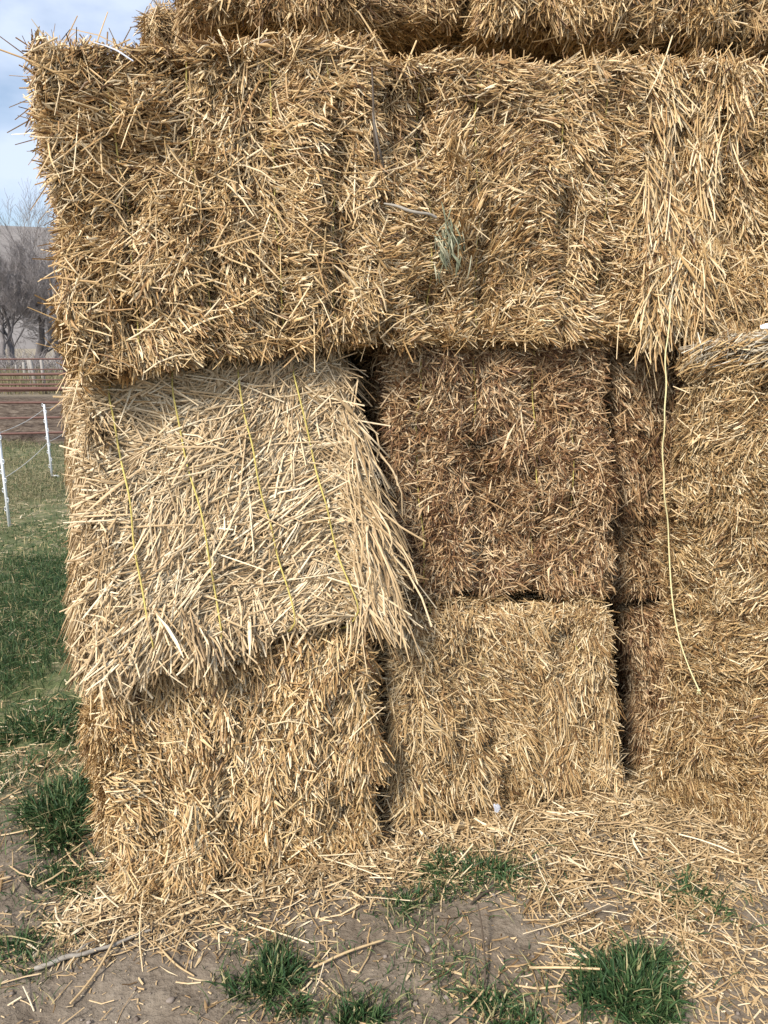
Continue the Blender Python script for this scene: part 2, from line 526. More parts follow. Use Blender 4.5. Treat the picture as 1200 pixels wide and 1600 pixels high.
# lower fringe hanging over the bale below
b21.lay('front', 9000, (.07, .19), (.004, .007), lambda s, t, p: R(-104) + .22 * s + .25 * vnoise(p * 6, 4), (6, 26), (-.02, .02), (.6, .18), K=4, spread=.16, leaf=.04,
        tuft=12, region=lambda s, t: (t < -.62) * np.clip(.55 - (s + .15) * 1.6, .0, 1))
b21.lay('left', 9000, (.10, .22), (.004, .007), lambda s, t, p: R(-80) + .3 * vnoise(p * 6, 4), (6, 22), (-.02, .02), (.58, .18), K=4, spread=.2, tuft=12,
        region=lambda s, t: (t < -.55) & (s > -.2))
b21.lay('front', 7000, (.03, .08), (.0035, .0065), b21.field(-PI / 2, 1.0), (5, 40), (-.02, .005), (.55, .18), spread=.5, tuft=10,
        region=lambda s, t: ((t < -.7) & (s > -.3)))
b21.finish('pale slumped straw bale with long clean stalks and three clear yellow twines')
b21.twine(.036, .0027)
# loose skirt of stalks fanning down its right side
g = Geo()
rt = lambda s, t, p: R(-73) + .16 * vnoise(p * 5, 6) - .10 * (s - .8)
b21.lay('front', 7000, (.10, .30), (.0035, .007), rt, (-3, 9), (-.008, .014), (.64, .2), K=4, spread=.17, leaf=.03, tuft=9, jit=.012, geo=g,
        region=lambda s, t: np.clip((s - .70 - .12 * t) * 3.6, 0, 1) * np.clip((.72 - t) * 2, 0, 1))
b21.lay('right', 6000, (.10, .28), (.0035, .007), lambda s, t, p: R(-84) + .3 * vnoise(p * 5, 6), (0, 16), (-.006, .02), (.62, .2), K=4, spread=.2, leaf=.03, tuft=9, geo=g,
        region=lambda s, t: np.clip(-s - .2, 0, 1))
n = 130
tt = RNG.uniform(0, 1, n)
r0 = np.array([at(512 + 36 * a + 48 * b, 620 + 240 * b, 2.56 - .22 * b) for a, b in zip(RNG.uniform(0, 1, n), tt)])
ll = RNG.uniform(.10, .36, n)
aa = R(-72) + RNG.normal(0, .22, n)
e0 = r0 + np.stack([np.cos(aa) * ll, -.05 + RNG.normal(0, .035, n), np.sin(aa) * ll], -1)
u = np.linspace(0, 1, 5)[None, :, None]
P = r0[:, None] * (1 - u) + e0[:, None] * u
P = P + np.stack([RNG.normal(.01, .02, n), RNG.normal(-.03, .02, n), RNG.normal(.01, .01, n)], -1)[:, None] * (4 * u * (1 - u))
g.ribbons(P, unit(np.array([.2, -1, .3]) + RNG.normal(0, .5, (n, 3))), RNG.uniform(.0035, .0065, n), np.clip(RNG.normal(.68, .2, n), 0, 1))
g.v = [v - b21.loc for v in g.v]
g.build('loose_stalks', M_PALE, b21.obj)

# --- top row, left
f = quad((26, 50, 2.12), (604, 44, 2.42), (612, 541, 2.40), (112, 600, 2.10))
b31 = Bale(f, back(f, DEEP * 2.2), [M_GOLD], 23, groove=.036, twines=(-.29, -.08, .15, .33), bump=(.04, .022), rad=.032)
b31.band = 1
dress(b31, {'front': 1.15, 'left': .6, 'right': .2, 'top': .5, 'bottom': .4}, amp=2.0, tone=(.54, .26), full=('left',))
b31.lay('front', 260, (.10, .24), (.003, .005), b31.field(-.3, 2.5, 2.2, 9), (0, 20), (0, .02), (.7, .18), K=4, spread=.7, leaf=0)
b31.lay('top', 700, (.10, .24), (.003, .005), b31.field(0, 3), (15, 60), (-.01, 0), (.5, .25), K=4, spread=1, leaf=0, region=lambda s, t: (t < -.6) * np.clip(.35 - s * .7, .1, 1))
b31.lay('left', 500, (.10, .24), (.003, .005), b31.field(0, 3), (15, 65), (-.01, 0), (.55, .22), K=4, spread=1, leaf=0, region=lambda s, t: (s > .2))
b31.finish('golden straw bale at the top left corner of the stack, bristling against the sky')
b31.twine(.006)

# --- top row, middle
f = quad((570, 78, 2.43), (1016, 82, 2.72), (1004, 538, 2.70), (592, 549, 2.40))
b32 = Bale(f, back(f, DEEP * 2.2), [M_GOLD], 24, groove=.03, twines=(-.3, -.13, .18, .36), bump=(.04, .022), rad=.032)
b32.band = 1
dress(b32, {'front': 1.2, 'left': .2, 'right': .2, 'top': .5, 'bottom': .5}, ln=(.025, .08), amp=1.7, base=-.6, tone=(.51, .26))
b32.finish('straw bale with a green hay tuft in its face, above the dark brown bale')
b32.twine(.009)
g = Geo()
n = 85
c0 = at(702, 385, 2.488)
off = np.stack([RNG.normal(0, .021, n), RNG.normal(0, .012, n), RNG.normal(0, .034, n)], -1)
dv = unit(np.stack([RNG.normal(.12, .35, n), RNG.uniform(-.25, .05, n), -np.ones(n)], -1)) * RNG.uniform(.03, .09, n)[:, None]
u = np.linspace(-.5, .5, 4)[None, :, None]
P = (c0 + off)[:, None] + dv[:, None] * u + np.array([0, -.012, 0]) * (1 - 4 * u * u)
g.ribbons(P - b32.loc, unit(np.array([0, -1, .2]) + RNG.normal(0, .5, (n, 3))), RNG.uniform(.003, .006, n), RNG.uniform(.1, 1, n), .3, 0, np.array([.5, 1, .9, .3]))
tag(g.build('green_hay_tuft', M_HAY, b32.obj), 'small tuft of grey-green hay')

# --- top row, right
p0, p3 = at(1004, 66, 2.74), at(998, 550, 2.68)
f = [p0, p0 + ROW * .88, p3 + ROW * .88, p3]
b33 = Bale(f, back(f, DEEP * 2.2), [M_GOLD], 25, groove=.03, bump=(.04, .022), rad=.032)
b33.band = 0.8
dress(b33, {'front': 1.05, 'left': .2, 'top': .4, 'bottom': .4}, ln=(.03, .085), amp=1.1, tone=(.53, .26), tilt=(4, 30))
b33.finish('straw bale with a curtain of long straw hanging down it, above the right column')
b33.twine(-.006)
g = Geo()
crt = lambda s, t: np.exp(-((s + .68 - .10 * np.sin(t * 3.0)) / .33) ** 2) * np.clip((.95 - t) * 1.1, 0, 1) * np.clip((t + .93) * 4, .15, 1)
dwn = lambda s, t, p: R(-94) + .30 * (s + .62) * (.3 - t) + .3 * vnoise(p * 6, 8)
b33.lay('front', 7000, (.07, .24), (.003, .006), dwn, (-2, 18), (-.008, .018), (.64, .24), K=4, spread=.26, leaf=.04, tuft=9, jit=.014, geo=g, region=crt)
b33.lay('front', 1500, (.10, .30), (.003, .0055), dwn, (0, 22), (.005, .03), (.75, .17), K=4, spread=.34, leaf=.02, geo=g, region=crt)
b33.lay('front', 2600, (.04, .12), (.003, .006), lambda s, t, p: R(-96) + .5 * vnoise(p * 6, 8), (0, 20), (-.004, .02), (.62, .2), K=4, spread=.3, leaf=.04, tuft=9, geo=g,
        region=lambda s, t: (t < -.72) * np.clip(.9 - np.abs(s + .72) * 2.0, 0, 1))
g.v = [v - b33.loc for v in g.v]
g.build('hanging_straw', M_GOLD, b33.obj)

# --- middle row, centre: dark, fine and chaffy
f = quad((590, 522, 2.52), (972, 514, 2.74), (968, 952, 2.74), (600, 949, 2.50))
b22 = Bale(f, back(f, DEEP * 1.9), [M_DARK], 26, groove=.035, twines=(-.34, -.12, .14, .3), bump=(.04, .024))
b22.band = 0.8
dress(b22, {'front': 1.5, 'left': .35, 'right': .3, 'top': .4}, ln=(.02, .08), wd=(.0022, .0052), amp=2.4, scale=4.5, tone=(.52, .30), tilt=(0, 38), loose=1.3, spread=.5, tuft=8, llen=(.06, .17), curl=.12)
b22.finish('dark brown chaffy straw bale right of the slumped pale bale')
b22.twine(.008)

# --- bottom row, centre
f = quad((600, 948, 2.43), (975, 936, 2.67), (990, 1250, 2.66), (597, 1312, 2.40))
b12 = Bale(f, back(f, DEEP * 1.9), [M_TAN], 27, groove=.022, twines=(-.3, -.1, .1, .3), bump=(.04, .016))
b12.band = 0.8
dress(b12, {'front': 1.45, 'left': .35, 'right': .3, 'top': .6}, ln=(.022, .07), wd=(.0025, .0048), amp=1.1, tone=(.57, .27), tilt=(2, 30), loose=.8, llen=(.06, .18))
b12.lay('front', 3500, (.06, .14), (.003, .0055), b12.field(-PI / 2, .45), (2, 22), (-.01, .006), (.6, .18), tuft=14, spread=.18, region=lambda s, t: (t < .15))
b12.finish('tan straw bale on the ground under the dark brown bale, a feather at its foot')
b12.twine(-.008)

# --- the third column, half hidden
p0, p3 = at(952, 530, 2.78), at(960, 955, 2.85)
TURN = np.array([.90, .38, 0])
f = [p0, p0 + TURN * .85, p3 + TURN * .85, p3]
b23 = Bale(f, back(f, DEEP * 1.7), [M_DARK], 28, groove=.02, bump=(.03, .018))
dress(b23, {'front': 1.2, 'left': .4, 'top': .3}, ln=(.025, .08), wd=(.0027, .005), amp=1.2, tone=(.52, .28), tilt=(0, 35), curl=.1)
b23.finish('recessed brown straw bale in the narrow gap behind the loose hanging twine')
p0, p3 = at(972, 940, 2.89), at(984, 1222, 2.80)
f = [p0, p0 + TURN * .85, p3 + TURN * .85, p3]
b13 = Bale(f, back(f, DEEP * 1.7), [M_DARK], 29, groove=.02, bump=(.03, .018))
dress(b13, {'front': 1.2, 'left': .4, 'top': .5}, ln=(.025, .08), wd=(.0027, .005), amp=1.2, tone=(.52, .28), tilt=(0, 35), curl=.1)
b13.finish('recessed brown straw bale on the ground between the tan bale and the right column')

# --- right column, coming towards the camera; its long left side shows
def rbale(z0, z1, dz, shift, mat, seed):
    a = np.array([.985 + shift, 2.63, 0]); d = np.array([.72, -.694, 0]); n_ = np.array([.694, .72, 0])
    q1 = a; q0 = a + d * 2.0                 # far and near corner of the left face
    up0, up1 = np.array([0, 0, z1]), np.array([0, 0, z1 + dz])
    lo = np.array([0, 0, z0])
    # local front = the near end; left = the side we see
    fr = [q0 + up1, q0 + n_ * .55 + up1, q0 + n_ * .55 + lo, q0 + lo]
    bk = [q1 + up0, q1 + n_ * .55 + up0, q1 + n_ * .55 + lo, q1 + lo]
    return Bale(fr, bk, [mat, M_GREY], seed, groove=.0, twines=(-.3, -.1, .1, .3), bump=(.05, .026), rad=.05, pit=1.2)
r2 = rbale(.785, 1.725, .20, .0, M_TAN, 30)
dress(r2, {'left': 1.5, 'front': .3, 'back': .5, 'top': .9}, ln=(.022, .075), wd=(.0026, .0052), amp=2.2, scale=5, base=-.9, tone=(.54, .28), tilt=(8, 50), loose=.8, llen=(.05, .17), tuft=10, leaf=.06, full=('left', 'top', 'front', 'back'))
r2.lay('top', 6000, (.05, .14), (.003, .005), r2.field(PI / 2 - .2, .7), (-3, 10), (-.01, .008), (.6, .2), spread=.4, mat=1)
r2.lay('left', 9000, (.04, .12), (.0026, .0046), r2.field(.15, .7), (-3, 14), (-.006, .04), (.58, .22), spread=.45, mat=1, region=lambda s, t: np.clip((t - .76) * 6, 0, .9))
r2.lay('left', 4000, (.05, .13), (.0028, .005), r2.field(.1, .6), (0, 20), (.0, .045), (.6, .22), spread=.4, region=lambda s, t: np.clip((t - .66) * 8, 0, .9))
r2.finish('straw bale with a weathered grey top at the right edge, upper one of its column')
r1 = rbale(0, .815, .0, .01, M_TAN, 31)
dress(r1, {'left': 1.5, 'front': .3, 'back': .5}, ln=(.024, .08), wd=(.0026, .0054), amp=2.0, scale=5, base=-1.2, tone=(.50, .28), tilt=(8, 48), loose=.8, llen=(.05, .17), tuft=10, leaf=.06, full=('left', 'front', 'back'))
r1.finish('brown straw bale on the ground at the right edge, lower one of its column')

# --- the fourth row, only its underside edge in view
def tbale(x0, x1, yb, Y, dep, h, seed, label, mats, dv=DEEP, **k):
    a, b = at(x0, yb, Y[0]), at(x1, yb + (Y[1] - Y[0]) * 40, Y[1])
    f = [a + [0, 0, h], b + [0, 0, h], b, a]
    B = Bale(f, back(f, dv * dep), mats, seed, groove=.02, bump=(.05, .02))
    dress(B, {'front': 1.0, 'left': .5, 'bottom': .7, 'right': .2, 'top': .1}, **k)
    B.finish(label)
    B.twine(-.006)
    return B
tbale(272, 746, 36, (2.62, 2.80), 1.2, .8, 32, 'dark straw bale on the top layer, above the top left bale', [M_TAN], dv=np.array([-.17, .97, 0]), ln=(.03, .09), amp=1.2, tone=(.5, .2))
tbale(738, 1162, 50, (2.72, 2.92), 1.9, .8, 33, 'shaggy straw bale on the top layer above the bale with the green tuft', [M_GOLD], ln=(.03, .11), amp=1.4, tone=(.52, .2), loose=1.6)
tbale(1172, 1560, 70, (3.0, 3.2), 1.7, .8, 34, 'straw bale in the upper right corner of the photo on the top layer', [M_TAN], ln=(.03, .09), amp=1.4, tone=(.5, .2))
tbale(238, 420, 290, (4.15, 4.3), 1.2, .85, 35, 'small looking straw bale farther back on the top layer, seen against the sky', [M_TAN], ln=(.04, .11), amp=1.4, tone=(.55, .2), full=('left',))

# ------------------------------------------------------------------ loose things on the bales
def strand(name, pts, rad, mat, label, cat, sides=6, sub=6, tone=.6):
    pts = np.array(pts)
    for _ in range(3):
        q = np.empty((len(pts) * 2 - 2, 3))
        q[0::2] = pts[:-1] * .75 + pts[1:] * .25
        q[1::2] = pts[:-1] * .25 + pts[1:] * .75
        pts = np.concatenate([pts[:1], q, pts[-1:]])
    g = Geo()
    loc = pts[-1]
    g.tube(pts, rad if np.isscalar(rad) else np.interp(np.linspace(0, 1, len(pts)), np.linspace(0, 1, len(rad)), rad), sides, tone)
    return tag(g.build(name, mat, loc=loc), label, cat), g, pts

hang = [(1048, 470, 2.62), (1045, 520, 2.59), (1038, 560, 2.57), (1042, 600, 2.56), (1038, 640, 2.55), (1039, 668, 2.55), (1034, 702, 2.56), (1038, 745, 2.56), (1037, 772, 2.55), (1044, 812, 2.57), (1045, 860, 2.57), (1050, 940, 2.53), (1061, 1000, 2.49), (1077, 1045, 2.44), (1092, 1078, 2.40)]
o, g, pts = strand('baling_twine', [at(*p) for p in hang], [.0027, .0022, .0028, .0023, .0029, .0024, .0027, .0021, .0028], M_TWINE_PALE, 'loose pale twine hanging down in front of the gap beside the right column', 'twine', tone=.8)
k = Geo()
e = pts[-1]
for s in range(5):
    d = np.array([RNG.normal(.006, .006), RNG.normal(0, .004), -.018])
    k.tube([np.zeros(3), d * .5 + RNG.normal(0, .001, 3), d], .0018, 5, .7)
a_ = np.linspace(0, 2 * PI, 14)
k.tube(np.stack([np.cos(a_) * .0045, np.sin(a_) * .0045, a_ * .0012 - .006], -1), .003, 6, .8)
k.build('frayed_knot', M_TWINE_PALE, o)

strand('twig', [at(600, 318, 2.38), at(622, 322, 2.36), at(636, 329, 2.355), at(655, 333, 2.36), at(670, 334, 2.365), at(681, 340, 2.38)], [.002, .004, .005, .0045, .0045, .005], M_STICK, 'crooked pale grey twig stuck in the face of a top row bale', 'twig', tone=.9)
strand('weed_stem', [at(588, 250, 2.41), at(584, 200, 2.38), at(583, 150, 2.38), at(581, 105, 2.39)], [.004, .004, .003, .002], M_TWIG, 'dark upright weed stem caught between the two left bales of the top row', 'stem', tone=.9)
strand('weed_stem', [at(600, 262, 2.41), at(593, 235, 2.375), at(588, 212, 2.37), at(582, 176, 2.38)], [.003, .004, .004, .002], M_STICK, 'short bent grey weed stem beside the dark upright stem', 'stem', tone=.4)

def strip(name, pts, w, mat, label, cat, up=(0, -.5, .9), tone=.8, loc=None, fold=.12, thick=.0012):
    """a thin bent strip with two faces and an edge"""
    P = np.array(pts)[None]
    loc = P[0].mean(0)
    g = Geo()
    k = P.shape[1]
    tp = np.sin(np.linspace(.25, PI - .25, k)) ** .4
    N = unit(np.array([up], float))
    g.ribbons(P, N, np.array([w]), np.array([tone]), fold, 0, tp)
    g.ribbons(P - N * thick, -N, np.array([w]), np.array([tone]), fold, 0, tp)
    return tag(g.build(name, mat, loc=loc), label, cat)
strip('plastic_strip', [at(146, 66, 2.12), at(165, 71, 2.10), at(184, 79, 2.09), at(208, 95, 2.08)], .008, M_FEATHER, 'pale plastic strip lying along the top edge of the top left bale', 'strip')
o = strip('plastic_scrap', [at(1188, 511, 2.40), at(1196, 509, 2.395), at(1206, 509, 2.38), at(1222, 511, 2.36)], .022, M_WHITE, 'white plastic scrap lying on the weathered top of the right column', 'scrap', up=(-.4, -.6, .7))

# feather at the foot of the tan bale
q = at(775, 1268, 2.44)
g = Geo()
sh = [q + np.array([.003 * math.sin(i * .6), -.004 - .001 * i, i * .0042]) for i in range(9)]
g.tube(sh, np.linspace(.0012, .0004, 9), 5, .9)
pp, ww = [], []
for i in range(1, 9):
    for s in (-1, 1):
        for j in range(4):
            b = sh[i] - np.array([0, 0, .0015 * j])
            l = .008 * math.sin(PI * (i + 1) / 10.5) + .003
            pp.append([b, b + np.array([s * l * .6, -.001, l * .35]), b + np.array([s * l, .0005, l * .8])])
pp = np.array(pp)
g.ribbons(pp, np.tile([[0, -1, .1]], (len(pp), 1)), np.full(len(pp), .0022), RNG.uniform(.2, 1, len(pp)), .1)
tag(g.build('feather', M_FEATHER, loc=q), 'small grey white feather at the foot of the tan straw bale', 'feather')

# ------------------------------------------------------------------ ground
def ground_mat():
    m = bpy.data.materials.new('ground_soil')
    m.use_nodes = True
    t = m.node_tree
    l = t.links.new
    b = t.nodes['Principled BSDF']
    b.inputs['Roughness'].default_value = .95
    b.inputs['Specular IOR Level'].default_value = .1
    g = nd(t, 'ShaderNodeNewGeometry')
    sx = nd(t, 'ShaderNodeSeparateXYZ')
    l(g.outputs['Position'], sx.inputs[0])
    def noise(sc, det=5, ro=.6):
        n = nd(t, 'ShaderNodeTexNoise'); n.inputs['Scale'].default_value = sc; n.inputs['Detail'].default_value = det; n.inputs['Roughness'].default_value = ro
        l(g.outputs['Position'], n.inputs['Vector']); return n
    def ramp(src, stops):
        r = nd(t, 'ShaderNodeValToRGB'); e = r.color_ramp.elements
        while len(e) < len(stops): e.new(.5)
        for k_, (p, c) in enumerate(stops):
            e[k_].position = p; e[k_].color = (*c, 1)
        l(src, r.inputs['Fac']); return r
    def mixc(f_, a_, b_):
        x = nd(t, 'ShaderNodeMix', data_type='RGBA')
        l(f_, x.inputs['Factor']); l(a_, x.inputs['A']); l(b_, x.inputs['B']); return x.outputs['Result']
    n1, n2, n3, n4 = noise(2.2), noise(38, 6), noise(.35, 4), noise(7)
    dirt = ramp(n2.outputs['Fac'], [(.3, (.125, .096, .068)), (.5, (.215, .172, .127)), (.72, (.31, .255, .192))])
    damp = ramp(n1.outputs['Fac'], [(.36, (.135, .102, .074)), (.5, (.21, .168, .126)), (.66, (.285, .235, .18))])
    c1 = nd(t, 'ShaderNodeMix', data_type='RGBA'); c1.inputs['Factor'].default_value = .55
    l(dirt.outputs[0], c1.inputs['A']); l(damp.outputs[0], c1.inputs['B'])
    # turf on the pasture side
    turf = ramp(n4.outputs['Fac'], [(.3, (.075, .095, .04)), (.5, (.13, .15, .065)), (.72, (.27, .225, .14))])
    mr = nd(t, 'ShaderNodeMapRange'); mr.inputs['From Min'].default_value = 2.35; mr.inputs['From Max'].default_value = 3.0
    l(sx.outputs['Y'], mr.inputs['Value'])
    mx_ = nd(t, 'ShaderNodeMapRange'); mx_.inputs['From Min'].default_value = -.75; mx_.inputs['From Max'].default_value = -1.15
    l(sx.outputs['X'], mx_.inputs['Value'])
    mm = nd(t, 'ShaderNodeMath', operation='MULTIPLY'); l(mr.outputs[0], mm.inputs[0]); l(mx_.outputs[0], mm.inputs[1])
    c2 = mixc(mm.outputs[0], c1.outputs['Result'], turf.outputs[0])
    dryc = ramp(n4.outputs['Fac'], [(.32, (.12, .095, .055)), (.5, (.20, .17, .095)), (.66, (.32, .27, .17))])
    yd = nd(t, 'ShaderNodeMapRange'); yd.inputs['From Min'].default_value = 6.0; yd.inputs['From Max'].default_value = 9.5; yd.inputs['To Max'].default_value = .55
    l(sx.outputs['Y'], yd.inputs['Value'])
    c2 = mixc(yd.outputs[0], c2, dryc.outputs[0])
    # churned paddock behind the rails
    n5 = noise(4.5, 9, .75)
    mud = ramp(n5.outputs['Fac'], [(.38, (.045, .030, .021)), (.5, (.125, .09, .062)), (.62, (.24, .185, .135))])
    w = nd(t, 'ShaderNodeMath', operation='MULTIPLY_ADD'); w.inputs[1].default_value = 1.5
    l(n4.outputs['Fac'], w.inputs[0]); l(sx.outputs['Y'], w.inputs[2])
    mr2 = nd(t, 'ShaderNodeMapRange'); mr2.inputs['From Min'].default_value = 13.6; mr2.inputs['From Max'].default_value = 14.6
    l(w.outputs[0], mr2.inputs['Value'])
    c3 = mixc(mr2.outputs[0], c2, mud.outputs[0])
    straw = ramp(n3.outputs['Fac'], [(.3, (.24, .20, .15)), (.6, (.36, .30, .21))])
    mr3 = nd(t, 'ShaderNodeMapRange'); mr3.inputs['From Min'].default_value = 25; mr3.inputs['From Max'].default_value = 29
    l(sx.outputs['Y'], mr3.inputs['Value'])
    c4 = mixc(mr3.outputs[0], c3, straw.outputs[0])
    l(c4, b.inputs['Base Color'])
    bp = nd(t, 'ShaderNodeBump'); bp.inputs['Strength'].default_value = .8; bp.inputs['Distance'].default_value = .02
    l(n2.outputs['Fac'], bp.inputs['Height']); l(bp.outputs[0], b.inputs['Normal'])
    return m

DENTS = [(*gr(a_, b_)[:2], c_, d_) for a_, b_, c_, d_ in ((150, 1560, .06, .013), (300, 1545, .05, .010), (235, 1590, .055, .012), (590, 1490, .05, .010), (640, 1560, .055, .012), (820, 1480, .05, .011), (30, 1400, .055, .011), (60, 1570, .05, .010), (930, 1430, .045, .009), (520, 1570, .04, .009))]

def gz(x, y):
    p = np.stack([x, y, x * 0], -1)
    near = np.clip((16 - y) / 3, 0, 1)
    mud = np.clip((y - 13.5) / 1.5, 0, 1) * np.clip((26 - y) / 3, 0, 1)
    dent = 0
    for k_ in range(len(DENTS)):
        cx, cy, rr, dd = DENTS[k_]
        q = ((x - cx) ** 2 + (y - cy) ** 2) / rr ** 2
        dent = dent - dd * np.exp(-q * q) + dd * .35 * np.exp(-(q - 1.6) ** 2 * 3)
    near = near * (1 + 0 * x)
    fine_ = .004 * fbm(p * 24, 8, 2) * (y < 3.2)
    return dent + fine_ + near * (.018 * fbm(p * 2.1, 3, 2) + .007 * fbm(p * 9, 4, 3)) + mud * .16 * fbm(p * .9, 6, 3)

def lines(lo, hi, step, far, n=26):
    core = np.arange(lo, hi + 1e-6, step)
    s = step * np.cumsum(1.32 ** np.arange(1, n + 1))
    s = s[s < far]
    return np.concatenate([lo - s[::-1], core, hi + s, [hi + far]])
xs = np.concatenate([[-1800], lines(-5.5, 2.6, .028, 1500)])
ys = np.concatenate([np.arange(.9, 3.0, .022), lines(3.0, 15, .06, 1600)])
ys = ys[(ys < .9) | (ys > .905) | (ys == .9)]
xs, ys = np.unique(xs), np.unique(ys)
gx, gy = np.meshgrid(xs, ys, indexing='ij')
z = gz(gx.ravel(), gy.ravel())
idx = np.arange(len(xs) * len(ys)).reshape(len(xs), len(ys))
g = Geo()
g.add(np.stack([gx.ravel(), gy.ravel(), z], -1), np.stack([idx[:-1, :-1], idx[1:, :-1], idx[1:, 1:], idx[:-1, 1:]], -1).reshape(-1, 4), .5)
tag(g.build('ground', ground_mat()), kind='structure')

# hills
m = mat_tone('sage_hill', [(0, (.135, .12, .108)), (.5, (.235, .212, .195)), (1, (.34, .315, .295))], nscale=.012, fine=.08, namt=.9, rough=.95, spec=.05)
hx = np.linspace(-1500, 1500, 160); hy = np.linspace(420, 1300, 60)
gx, gy = np.meshgrid(hx, hy, indexing='ij')
p = np.stack([gx.ravel(), gy.ravel(), gx.ravel() * 0], -1)
v = np.clip((gy.ravel() - 420) / 560, 0, 1)
z = -3 + v ** 1.1 * (146 + 7 * fbm(p * .003, 9, 3)) + v * (1.1 - v) * 26 * fbm(p * .012, 2, 3)
idx = np.arange(160 * 60).reshape(160, 60)
g = Geo()
g.add(np.stack([gx.ravel(), gy.ravel(), z], -1), np.stack([idx[:-1, :-1], idx[1:, :-1], idx[1:, 1:], idx[:-1, 1:]], -1).reshape(-1, 4), .5)
tag(g.build('hills', m), kind='structure')

# ------------------------------------------------------------------ loose straw on the ground
def blobs(x, y, spec):
    d = np.zeros_like(x)
    for px, py, rx, ry, w in spec:
        c = gr(px, py)
        d += w * np.exp(-(((x - c[0]) / rx) ** 2 + ((y - c[1]) / ry) ** 2))
    return d
A0, A1 = gr(190, 1400)[:2], gr(985, 1245)[:2]
LN = unit((A1 - A0)[None])[0]
def front_dist(x, y):
    return (x - A0[0]) * LN[1] - (y - A0[1]) * LN[0]
DIRT = [(200, 1545, .24, .08, 1.2), (90, 1585, .25, .06, .8), (585, 1500, .07, .12, 1.0), (610, 1590, .12, .06, .6), (815, 1470, .08, .05, 1.1), (20, 1375, .08, .12, 1.0), (1010, 1590, .16, .05, .5), (700, 1450, .06, .04, .6), (945, 1425, .06, .04, .7)]
def litter(x, y):
    s = front_dist(x, y)
    d = np.clip(1.25 - np.clip(s - .05, 0, 9) / .29, .15, 1)
    right = np.clip((x - .32) / .25, 0, 1)
    d = np.maximum(d, right * np.clip(1.15 - np.clip(s - .45, 0, 9) / .45, .38, .85))
    d = np.maximum(d, .22 * np.clip((-x - .7) * 3, 0, 1)) * (1 - .8 * np.clip((-x - .86) * 5, 0, 1))
    n_ = fbm(np.stack([x, y, x * 0], -1) * 4.5, 13, 3)
    d = d * np.clip(.95 + .55 * n_, .1, 1.3) - blobs(x, y, DIRT)
    return np.clip(d, .03, 1.2) * np.clip((x + 2.0) / .7, .0, 1)

def scatter(n, x0, x1, y0, y1, dens):
    x, y = RNG.uniform(x0, x1, n), RNG.uniform(y0, y1, n)
    k = RNG.uniform(0, 1, n) < dens(x, y)
    return x[k], y[k]

g = Geo()
def sow(n, ln, wd, lift, tone, K=3, leaf=.15, box_=(-2.0, 1.75, 1.15, 3.0), dens=litter, tilt=.12, pile=.035):
    x, y = scatter(n, *box_, dens)
    m_ = len(x)
    if not m_: return
    d = dens(x, y)
    th = RNG.uniform(0, 2 * PI, m_)
    ll = RNG.uniform(0, 1, m_) ** 1.7 * (ln[1] - ln[0]) + ln[0]
    ww = RNG.uniform(*wd, m_)
    lf = RNG.uniform(0, 1, m_) < leaf
    ww = np.where(lf, ww * 1.8, ww)
    zz = gz(x, y) + lift + RNG.uniform(0, 1, m_) * pile * np.clip(d, 0, 1) ** 2
    tl = RNG.normal(0, tilt, m_)
    dr = np.stack([np.cos(th) * np.cos(tl), np.sin(th) * np.cos(tl), np.sin(tl)], -1)
    sd_ = np.stack([-np.sin(th), np.cos(th), th * 0], -1)
    u = np.linspace(-.5, .5, K)[None, :, None]
    P = np.stack([x, y, zz], -1)[:, None] + dr[:, None] * u * ll[:, None, None] + sd_[:, None] * (1 - 4 * u * u) * (RNG.normal(0, .05, m_) * ll)[:, None, None]
    base = gz(P[:, :, 0].ravel(), P[:, :, 1].ravel()).reshape(P.shape[:2])
    P[:, :, 2] = np.maximum(P[:, :, 2], base + .003)
    nr = unit(np.array([0, 0, 1.]) + RNG.normal(0, .35, (m_, 3)))
    xk = np.linspace(0, 1, K)
    tp = np.where(lf[:, None], (.3 + np.sin(PI * xk) ** .8)[None], 1.0)
    g.ribbons(P, nr, ww, np.clip(RNG.normal(tone, .2, m_), 0, 1), .35, 0, tp)
sow(38000, (.015, .09), (.002, .0046), .003, .38, tilt=.2)
sow(15000, (.03, .13), (.0026, .0052), .006, .62, tilt=.16)
chaff = lambda x, y: np.clip(litter(x, y) + .10, 0, 1)
sow(40000, (.005, .022), (.0015, .0042), .002, .55, K=2, leaf=0, pile=.02, dens=chaff)
sow(800, (.12, .30), (.003, .005), .010, .72, K=5, leaf=.05)
bbox = (-1.75, -.85, 1.25, 2.4)
foot = lambda x, y: np.clip(1.1 - np.abs(front_dist(x, y) - .07) / .09, 0, 1) * (x > -1.0) * (x < 1.15)
sow(9000, (.05, .15), (.003, .0056), .008, .6, dens=foot, pile=.03, tilt=.2, box_=(-1.0, 1.2, 1.95, 2.95))
rfoot = lambda x, y: np.exp(-((((x - .985) * .694 + (y - 2.63) * .72 + .05) / .11) ** 2))
sow(9000, (.03, .11), (.0025, .0048), .006, .5, dens=rfoot, pile=.07, tilt=.3, box_=(.8, 1.75, 1.4, 3.0))
# the pasture side
pas = lambda x, y: np.clip(.42 - (y - 3) * .05, .08, .5) * (x < -.9 - (y - 2) * .36) * np.clip(.8 + fbm(np.stack([x, y, x * 0], -1) * 2.5, 31, 2), .1, 1.4)
sow(11000, (.03, .14), (.003, .0055), .016, .66, dens=pas, box_=(-4.2, -.9, 2.0, 8.5), pile=.03)
tag(g.build('loose_straw', M_LOOSE), 'loose straw scattered over the dirt in front of the bales', kind='stuff')

